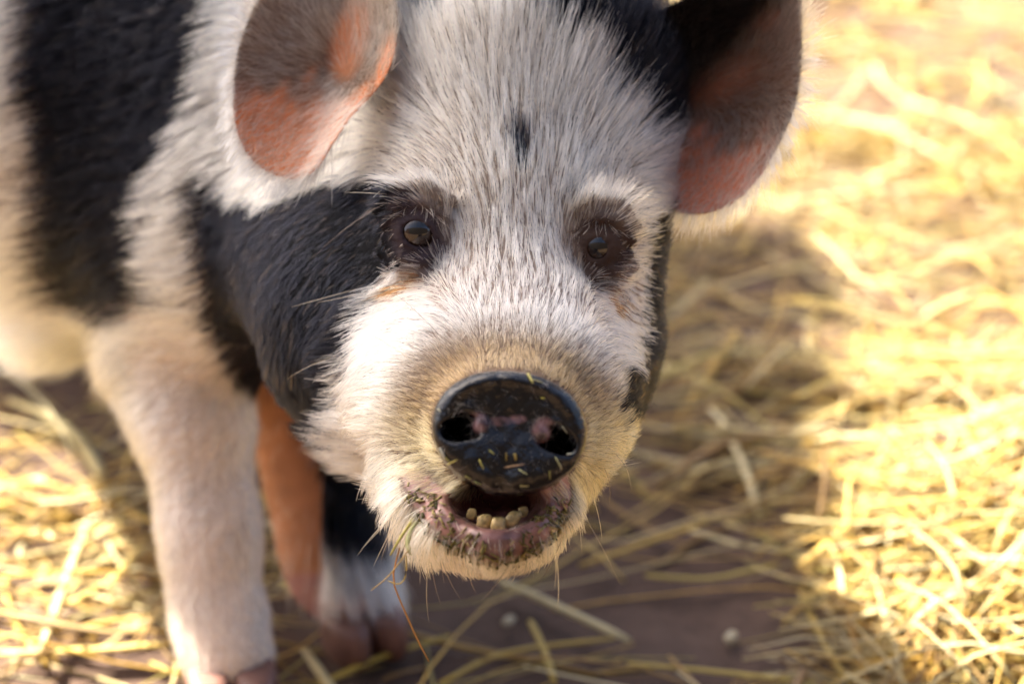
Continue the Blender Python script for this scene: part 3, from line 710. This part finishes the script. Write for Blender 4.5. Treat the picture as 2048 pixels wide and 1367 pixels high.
g1 = np.arange(-.047, .047, .0007); g2 = np.arange(-.041, .041, .0007); g3 = np.arange(-.022, .058, .0007)
sP, sF = extract(f_nose, SC[0] + g1, SC[1] + g2, SC[2] + g3); sP, sN = finish(f_nose, sP, sF)
ql = nose_local(sP); sQ = pix(sP)
ct = np.tile(np.array([.003, .003, .004]), (len(sP), 1))
pk = np.zeros(len(sP))
for cx, cy_, rx, ry in ((955, 845, 22, 22), (1088, 862, 24, 28), (1000, 842, 26, 9), (1035, 838, 18, 9)): pk = np.maximum(pk, sstep(1.25, .6, ell_px(sQ, cx, cy_, rx, ry)))
pk *= (.6 + .4 * snoise(sP, .006, 77)); pk = np.clip(pk, 0, 1)[:, None]
ct = ct * (1 - pk) + np.array([.22, .12, .12]) * pk
hole_shade = sstep(.001, .008, ql[:, 2])[:, None] * (np.hypot(np.abs(ql[:, 0]) - .021, ql[:, 1]) < .011)[:, None]
ct = ct * (1 - .8 * hole_shade)  # shade inside the nostrils put into the colour
snout = mesh_obj('snout', to_world(sP) - np.array(pig.location), sF, M_nose, pig, ct)
# fine hairs sticking out of the snout and nostrils
wv = (sN[:, 2] < -.2) * (.12 + 1.0 * ((np.hypot(np.abs(ql[:, 0]) - .017, ql[:, 1] + .006) < .009)))
p, n_, r = sample(sP, sF, sN, 420, wv, 81)
grow('snout_hair', snout, p, n_, np.stack([r.normal(0, 1, 420), r.normal(.4, .8, 420), np.zeros(420)], 1), np.full(420, .0065), np.full(420, .8),
     np.array([.34, .28, .20]) * r.uniform(.4, 1.8, 420)[:, None], r, .00006, clump=0, curl=.4)

# ---- ears (cupped sheets with real thickness, rooted inside the head)
def ear(outline, centre, cdepth, seed, thick=.0045, power=1.7):
    O = np.array(outline, float); n0 = len(O); NU, NV = 96, 22
    s = np.linspace(0, n0, NU, endpoint=False); i0 = np.floor(s).astype(int); tt = (s - i0)[:, None]
    p0, p1, p2, p3 = [O[(i0 + k) % n0] for k in (-1, 0, 1, 2)]
    rim = .5 * ((2 * p1) + (-p0 + p2) * tt + (2 * p0 - 5 * p1 + 4 * p2 - p3) * tt ** 2 + (-p0 + 3 * p1 - 3 * p2 + p3) * tt ** 3)
    front, back = [], []
    for k in range(NV + 1):
        a_ = k / NV
        px = centre[0] + (rim[:, 0] - centre[0]) * a_; py = centre[1] + (rim[:, 1] - centre[1]) * a_
        d = cdepth + (rim[:, 2] - cdepth) * a_ ** power
        d = d + .0018 * np.sin(px * .035 + seed) * np.sin(py * .028) * (1 - a_ ** 4)
        P = np.stack([(px - 1024) / FPX * d, (py - 683.5) / FPX * d, d], 1)
        front.append(P); th = thick * (1 - a_ ** 6) + .0006
        B_ = P.copy(); B_[:, 2] += th; back.append(B_)
    V = np.concatenate(front + back); F = []
    j = np.arange(NU); j2 = (j + 1) % NU
    for side in (0, 1):
        o_ = side * (NV + 1) * NU
        for k in range(NV):
            a_, b_ = o_ + k * NU, o_ + (k + 1) * NU
            q = np.stack([a_ + j, a_ + j2, b_ + j2, b_ + j], 1); F.append(q if side == 0 else q[:, ::-1])
    a_, b_ = NV * NU, (2 * NV + 1) * NU; F.append(np.stack([a_ + j, a_ + j2, b_ + j2, b_ + j], 1))
    F = np.concatenate(F)
    Nn = np.zeros_like(V); fn = np.cross(V[F[:, 2]] - V[F[:, 0]], V[F[:, 3]] - V[F[:, 1]])
    for k in range(4):
        for ax in range(3): Nn[:, ax] += np.bincount(F[:, k], fn[:, ax], len(V))
    Nn /= np.linalg.norm(Nn, axis=1, keepdims=True) + 1e-12
    if Nn[: (NV + 1) * NU, 2].mean() > 0: F = F[:, ::-1]; Nn = -Nn
    edge = np.tile(np.repeat(np.arange(NV + 1) / NV, NU), 2); isfront = np.arange(len(V)) < (NV + 1) * NU
    return V, F, Nn, edge, isfront
def ear_fur(e_obj, V, F, Nn, edge, isfront, fr_n, in_n, centre, inner_c, fringe_c, skip, flen, seed, inlen=.010):
    q = pix(V); ok = ~inpoly(q, skip)
    w1 = ok * (~isfront) * (edge > .90) * (.4 + .6 * (snoise(V, .012, seed) > -.1)) + ok * isfront * (edge > .975) * .5
    p, n_, r = sample(V, F, Nn, fr_n, w1.astype(float), seed); pq = pix(p)
    dv = np.concatenate([pq - np.array(centre), np.zeros((fr_n, 1))], 1); dv /= np.linalg.norm(dv, axis=1, keepdims=True)
    dv[:, 1] += .35; tn = fringe_c(pq, r)
    grow('ear_fringe', e_obj, p, n_, dv, flen * (.55 + .6 * r.uniform(size=fr_n)), np.full(fr_n, .12), tn, r, .00013, csize=.008, clump=.7, droop=.25, stray=.22)
    w2 = isfront * np.where(edge < .99, 1.0, 0)
    p, n_, r = sample(V, F, Nn, in_n, w2, seed + 1); pq = pix(p)
    dv = np.concatenate([pq - np.array(centre), np.zeros((in_n, 1))], 1); dv /= np.linalg.norm(dv, axis=1, keepdims=True) + 1e-6
    dv[:, 1] += .25 + .5 * sstep(150, 320, pq[:, 1])
    grow('ear_hair', e_obj, p, n_, dv, np.full(in_n, inlen), np.full(in_n, .35), inner_c(pq, r), r, .00012, csize=.007, clump=.6, curl=.2, stray=.2)
OL = [(548, -60, 1.165), (505, 20, 1.155), (476, 100, 1.148), (466, 190, 1.142), (474, 265, 1.136), (502, 318, 1.130), (545, 348, 1.126), (592, 358, 1.124), (632, 338, 1.122), (668, 285, 1.122), (705, 232, 1.118), (745, 190, 1.112), (778, 140, 1.110), (794, 70, 1.118), (790, -20, 1.13), (760, -130, 1.16), (690, -210, 1.18), (600, -160, 1.175)]
V, F, Nn, ed, fr = ear(OL, (668, 110), 1.172, 1)
q = pix(V); nzv = snoise(V, .02, 91)
pink_glow = sstep(150, 240, q[:, 1] + (600 - q[:, 0]) * .0 + 30 * nzv) ; pink_glow = np.maximum(pink_glow, .75 * sstep(1.2, .5, ell_px(q, 700, 80, 40, 95, 15))); pink_glow = np.maximum(pink_glow, sstep(1.1, .6, ell_px(q, 772, 130, 16, 75, 18)))
tint = np.array([.20, .135, .095]) * (1 - pink_glow[:, None]) + np.array([.80, .30, .12]) * pink_glow[:, None]  # pink skin with a backlit orange glow mixed into the colour
tint[~fr] = np.array([.45, .30, .25])
earL = mesh_obj('ear', to_world(V) - np.array(pig.location), F, M_ear, pig, tint)
def inL(pq, r): return np.array([.76, .62, .44]) * r.uniform(.45, 1.1, len(pq))[:, None]
def frL(pq, r): return np.array([.80, .73, .61]) * r.uniform(.7, 1.05, len(pq))[:, None]
bpy.context.view_layer.update()
ear_fur(earL, V, F, Nn, ed, fr, 1900, 7500, (690, 150), inL, frL, [(640, 330), (690, 235), (750, 170), (770, -60), (900, -60), (900, 400), (660, 400)], .026, 95, .015)

OR_ = [(1236, 92, 1.175), (1275, 50, 1.165), (1340, 12, 1.155), (1420, -22, 1.150), (1510, -55, 1.15), (1585, -75, 1.155), (1602, -20, 1.150), (1604, 60, 1.146), (1602, 140, 1.143), (1588, 220, 1.140), (1555, 295, 1.138), (1512, 365, 1.136), (1462, 408, 1.138), (1405, 428, 1.142), (1355, 424, 1.150), (1315, 395, 1.165), (1290, 320, 1.18), (1262, 200, 1.185)]
V, F, Nn, ed, fr = ear(OR_, (1370, 190), 1.205, 2.4, power=1.5)
q = pix(V); nzv = snoise(V, .02, 93)
pink_glow = np.maximum(sstep(240, 340, q[:, 1] + (q[:, 0] - 1400) * -.12 + 34 * nzv), .35 * sstep(1.6, .2, ell_px(q, 1440, 160, 90, 40, -15)))
pink_glow = np.maximum(pink_glow, .4 * sstep(1.5, .2, ell_px(q, 1530, 40, 40, 22, -20)))
dark = sstep(10, -70, ((q[:, 0] - 1340) * 280 + (q[:, 1] - 300) * 240) / 369); lin = sstep(70, 10, q[:, 1] + (q[:, 0] - 1240) * .33 - 40)
dark = np.clip(np.maximum(dark, lin), 0, 1)
tint = np.array([.20, .115, .075]) * (1 - pink_glow[:, None]) + np.array([.72, .26, .13]) * pink_glow[:, None]  # reddish skin plus painted glow of sun through the ear
tint = tint * (1 - dark[:, None]) + np.array([.018, .015, .016]) * dark[:, None]
tint[~fr] = np.array([.38, .24, .18])
earR = mesh_obj('ear', to_world(V) - np.array(pig.location), F, M_ear, pig, tint)
def inR(pq, r):
    d = np.maximum(sstep(10, -70, ((pq[:, 0] - 1340) * 280 + (pq[:, 1] - 300) * 240) / 369), sstep(80, 20, pq[:, 1] + (pq[:, 0] - 1240) * .33 - 40))[:, None]
    return (np.array([.74, .58, .42]) * (1 - d) + np.array([.02, .018, .02]) * d) * r.uniform(.5, 1.15, len(pq))[:, None]
def frR(pq, r):
    d = (sstep(1560, 1480, pq[:, 0]) * sstep(60, 20, pq[:, 1]))[:, None]
    return (np.array([.80, .70, .54]) * (1 - d) + np.array([.02, .018, .02]) * d) * r.uniform(.85, 1.05, len(pq))[:, None]
bpy.context.view_layer.update()
ear_fur(earR, V, F, Nn, ed, fr, 1900, 7500, (1380, 190), inR, frR, [(1200, 80), (1330, 10), (1300, 100), (1310, 300), (1330, 400), (1200, 420)], .026, 97, .015)

# ---- teeth, tongue
for (px, py, s_, d_) in ((943, 1027, .7, .990), (968, 1043, .98, .9825), (997, 1049, 1.04, .979), (1025, 1038, 1.05, .9815), (1046, 1023, .7, .990)):
    r = np.random.default_rng(int(px)); V, F = uvsphere(np.zeros(3), 1, 1, 1, 14, 10)
    V = np.sign(V) * np.abs(V) ** .68 * np.array([.0037, .0040, .0028]) * s_; V *= 1 + .10 * snoise(V, .004, int(px))[:, None]; V[:, 0] += V[:, 1] * r.normal(0, .25)
    mesh_obj('tooth', to_world(V + C(px, py, d_)) - np.array(pig.location), F, M_tooth, pig)
V, F = uvsphere(np.zeros(3), .019, .008, .034, 28, 18); V[:, 1] += .004 * (V[:, 0] / .019) ** 2 * -1 + .0015 * np.exp(-(V[:, 0] / .003) ** 2)
mesh_obj('tongue', to_world(V + C(992, 1032, 1.035)) - np.array(pig.location), F, M_tongue, pig)

# ---- whiskers
wl = [(760, 780, -1, .0, 45), (700, 700, -1, .35, 40), (820, 720, -.8, -.6, 34), (880, 700, -.8, -.6, 30), (1160, 720, .7, -.7, 36), (1140, 700, .8, -.6, 40), (1180, 690, .75, -.6, 38), (1250, 800, 1, -.25, 30), (1235, 900, .9, .45, 40), (1210, 930, .8, .6, 45), (1190, 1000, .45, 1, 50),
      (1150, 1080, .3, 1, 40), (840, 1080, -.5, 1, 45), (800, 1040, -.6, .9, 50), (780, 1010, -.6, .8, 46), (870, 1110, -.3, 1, 36), (920, 1125, -.1, 1, 30), (1060, 1125, .2, 1, 30), (745, 400, -1, .35, 42), (760, 380, -1, -.1, 36), (740, 560, -1, .3, 40), (720, 590, -1, .5, 36), (780, 390, -.9, .6, 30)]
wl = [(x + rng.normal(0, 14), y + rng.normal(0, 14), dx + rng.normal(0, .15), dy + rng.normal(0, .15), L_ * rng.uniform(.7, 1.1)) for x, y, dx, dy, L_ in wl for _ in range(3 if y > 880 else 1)]
vis = np.nonzero((bN[:, 2] < .15) & (bP[:, 2] < 1.3))[0]; rp, rn = [], []
for w_ in wl:
    k = vis[np.argmin(((bQ[vis] - np.array(w_[:2])) ** 2).sum(1) + 4e4 * (bP[vis, 2] - .9))]; rp.append(bP[k]); rn.append(bN[k])
wl = np.array(wl); r = np.random.default_rng(5); n = len(wl)
wt = np.where((r.uniform(size=n) < .4)[:, None], np.array([.06, .04, .03]), np.array([.62, .42, .20]))
grow('whiskers', body, np.array(rp), np.array(rn), np.concatenate([wl[:, 2:4], np.zeros((n, 1))], 1), wl[:, 4] * .001, np.full(n, .45), wt, r, .00016, clump=0, curl=.12)

# ---- hooves (cloven, two claws each)
def hoof(centre, yaw, s_=1.0):
    def f(p):
        d = None
        for sx in (-1, 1):
            e = ell(p, np.array([sx * .0145, -.006, .018]), (.0145, .030, .030)); e = smax(e, p[:, 2] - .034, .006); e = smax(e, -p[:, 2] + .001, .003)
            d = e if d is None else smin(d, e, .0025)
        for sx in (-1, 1): d = np.minimum(d, ell(p, np.array([sx * .016, .026, .042]), (.006, .007, .011)))
        return d
    P, F = extract(f, np.arange(-.04, .04, .002), np.arange(-.045, .045, .002), np.arange(-.006, .062, .002)); P, _ = finish(f, P, F)
    c, s = math.cos(yaw), math.sin(yaw); P = (P * s_) @ np.array([[c, s, 0], [-s, c, 0], [0, 0, 1]])
    return mesh_obj('hoof', P + centre - np.array(pig.location), F, M_hoof, pig)
f1 = to_world(C(466, 1345, 1.405)); hoof(np.array([f1[0], f1[1] - .008, .002]), .2, 1.12)
f2 = to_world(C(722, 1212, 1.48)); hoof(np.array([f2[0], f2[1] - .008, .002]), .5, 1.05)
for hx, hy in ((-.69, 2.00), (-.45, 2.12)): hoof(np.array([hx, hy - .01, .002]), .8, 1.1)

# ---- hay on the snout and lip
def surface_at(px, py, P, Nn, Q):
    m_ = np.nonzero((Nn[:, 2] < .1) & (np.abs(Q[:, 0] - px) < 14) & (np.abs(Q[:, 1] - py) < 14))[0]
    k = m_[np.argmin(P[m_, 2] * 3 + np.hypot(Q[m_, 0] - px, Q[m_, 1] - py) * .0008)]; return P[k], Nn[k]
bits = [(905, 922, -35, 24, (.55, .48, .12)), (962, 928, 65, 18, (.52, .45, .10)), (1028, 932, -10, 40, (.50, .30, .15)), (1046, 944, 30, 18, (.62, .60, .26)), (1012, 913, 88, 14, (.36, .25, .05)), (1030, 912, 80, 12, (.34, .24, .05)), (1118, 925, 60, 24, (.58, .55, .24)), (1060, 756, 85, 26, (.50, .44, .12)), (1075, 752, 20, 26, (.46, .40, .12)),
        (1126, 862, 70, 16, (.60, .56, .36)), (875, 910, 55, 22, (.72, .68, .5)), (936, 955, 20, 12, (.46, .40, .08)), (1086, 795, 10, 8, (.44, .38, .06)), (885, 925, 30, 10, (.4, .34, .06)), (985, 905, 40, 12, (.44, .40, .1)), (1100, 950, 80, 14, (.42, .38, .1)), (1050, 972, 5, 16, (.6, .44, .14)), (955, 968, 25, 14, (.3, .34, .08)),
        (880, 822, 45, 9, (.6, .58, .4)), (1140, 905, -20, 12, (.62, .6, .44))]
blab = ['olive hay sliver low on the snout, slanting up', 'olive hay sliver standing upright low on the snout', 'long reddish hay splinter lying level low on the snout', 'pale green hay flake just under the reddish splinter', 'short dark upright hay crumb above the reddish splinter', 'second dark upright hay crumb above the reddish splinter', 'pale bent hay sliver below one nostril of the snout', 'olive hay sliver hanging over the shiny top rim of the snout', 'olive hay sliver lying along the shiny top rim of the snout',
        'cream hay sliver beside the outer edge of a nostril', 'whitish curved hair of hay on the outer lower edge of the snout', 'small olive hay crumb at the lower rim of the snout', 'tiny yellow hay speck on the smooth upper snout', 'tiny olive hay speck next to the whitish curved hay', 'short olive hay sliver midway between nostril and lower rim', 'small green hay sliver beside the snout rim above the lip', 'short tan hay crumb on the snout rim over the mouth', 'green hay crumb on the snout rim over the mouth corner',
        'tiny cream hay speck on the snout rim level with the nostrils', 'short cream hay sliver on the lower outer face of the snout']
for i, (px, py, an, L_, c) in enumerate(bits):
    P0, n0 = surface_at(px, py, sP, sN, sQ); tg = np.array([math.cos(R(an)), math.sin(R(an)), 0]); tg -= (tg @ n0) * n0; tg /= np.linalg.norm(tg)
    s_ = np.linspace(-.5, .5, 4)[:, None] * L_ * mmx * 1.15
    P = to_world(P0 + n0 * .0007 + tg * s_ + n0 * (s_ ** 2) * rng.normal(0, 12)); rad = np.full(4, rng.uniform(.0004, .0007)); rad[-1] *= .5
    base = P.mean(0); V, q = tubes((P - base)[None], rad[None], 4, .5); o_ = mesh_obj('hay_fragment', V, q, M_straw, None, np.array(c)); o_.location = base
    tag(o_, blab[i], 'hay', 'hay fragments stuck on the snout')
# chewed hay smeared along the lower lip
band = inpoly(bQ, [(815, 965), (870, 990), (900, 1030), (940, 1070), (985, 1098), (1030, 1080), (1060, 1045), (1095, 1020), (1122, 985), (1145, 1010), (1120, 1080), (1050, 1124), (985, 1138), (900, 1105), (815, 1030)]) & (bP[:, 2] < 1.08) & (bN[:, 2] < .2)
p, n_, r = sample(bP, bF, bN, 1300, band.astype(float) * (.35 + .65 * (snoise(bP, .012, 44) > .1)), 45)
tg = r.normal(size=(1300, 3)); tg -= (tg * n_).sum(1, keepdims=True) * n_; tg /= np.linalg.norm(tg, axis=1, keepdims=True)
L_ = r.uniform(.001, .0055, 1300); s_ = np.linspace(-.5, .5, 3)[None, :, None]
P = to_world((p + n_ * r.uniform(.0001, .0012, (1300, 1)))[:, None, :] + tg[:, None, :] * s_ * L_[:, None, None] + n_[:, None, :] * (s_ + .5) * r.normal(.0004, .0006, (1300, 1, 1)))
V, q = tubes(P, r.uniform(.0003, .0009, (1300, 1)) * np.ones((1, 3)), 4, .6)
hc = np.array([(.14, .12, .025), (.24, .19, .05), (.08, .075, .02), (.40, .32, .11)])[r.integers(0, 4, 1300)]
tag(mesh_obj('chewed_hay', V, q, M_straw, None, np.repeat(hc, 12, 0)), 'green chewed hay smeared along the lower lip', 'hay', kind='stuff')
# stems hanging from the lip
def hang(pts, rad, c, lab):
    w_ = [tuple(to_world(C(*p))) for p in pts]; tag(stalk('hay_strand', w_, rad, c, sides=4, flat=.8), lab, 'hay', 'hay strands hanging from the lip')
hang([(800, 1095, .985), (790, 1130, .99), (775, 1165, .99), (800, 1190, .99), (815, 1240, .99), (840, 1290, .99), (858, 1322, .99)], .00055, (.50, .22, .04), 'long thin rust coloured stem hanging from the lip')
hang([(845, 1030, 1.0), (822, 1055, .99), (812, 1085, .985), (822, 1110, .985)], .0013, (.48, .47, .20), 'thick green hay stem poking out of the mouth corner')
hang([(835, 1025, 1.0), (800, 1075, .985), (780, 1110, .985)], .0009, (.50, .42, .10), 'short yellow hay stem drooping beside the green one')
hang([(820, 1095, .985), (780, 1150, .98), (742, 1180, .975)], .0005, (.46, .30, .10), 'straight thin brown stem pointing away from the chin')
hang([(812, 1110, .985), (815, 1150, .985), (800, 1172, .985), (775, 1160, .985)], .0005, (.52, .36, .08), 'thin stem curled in a loop below the lip')
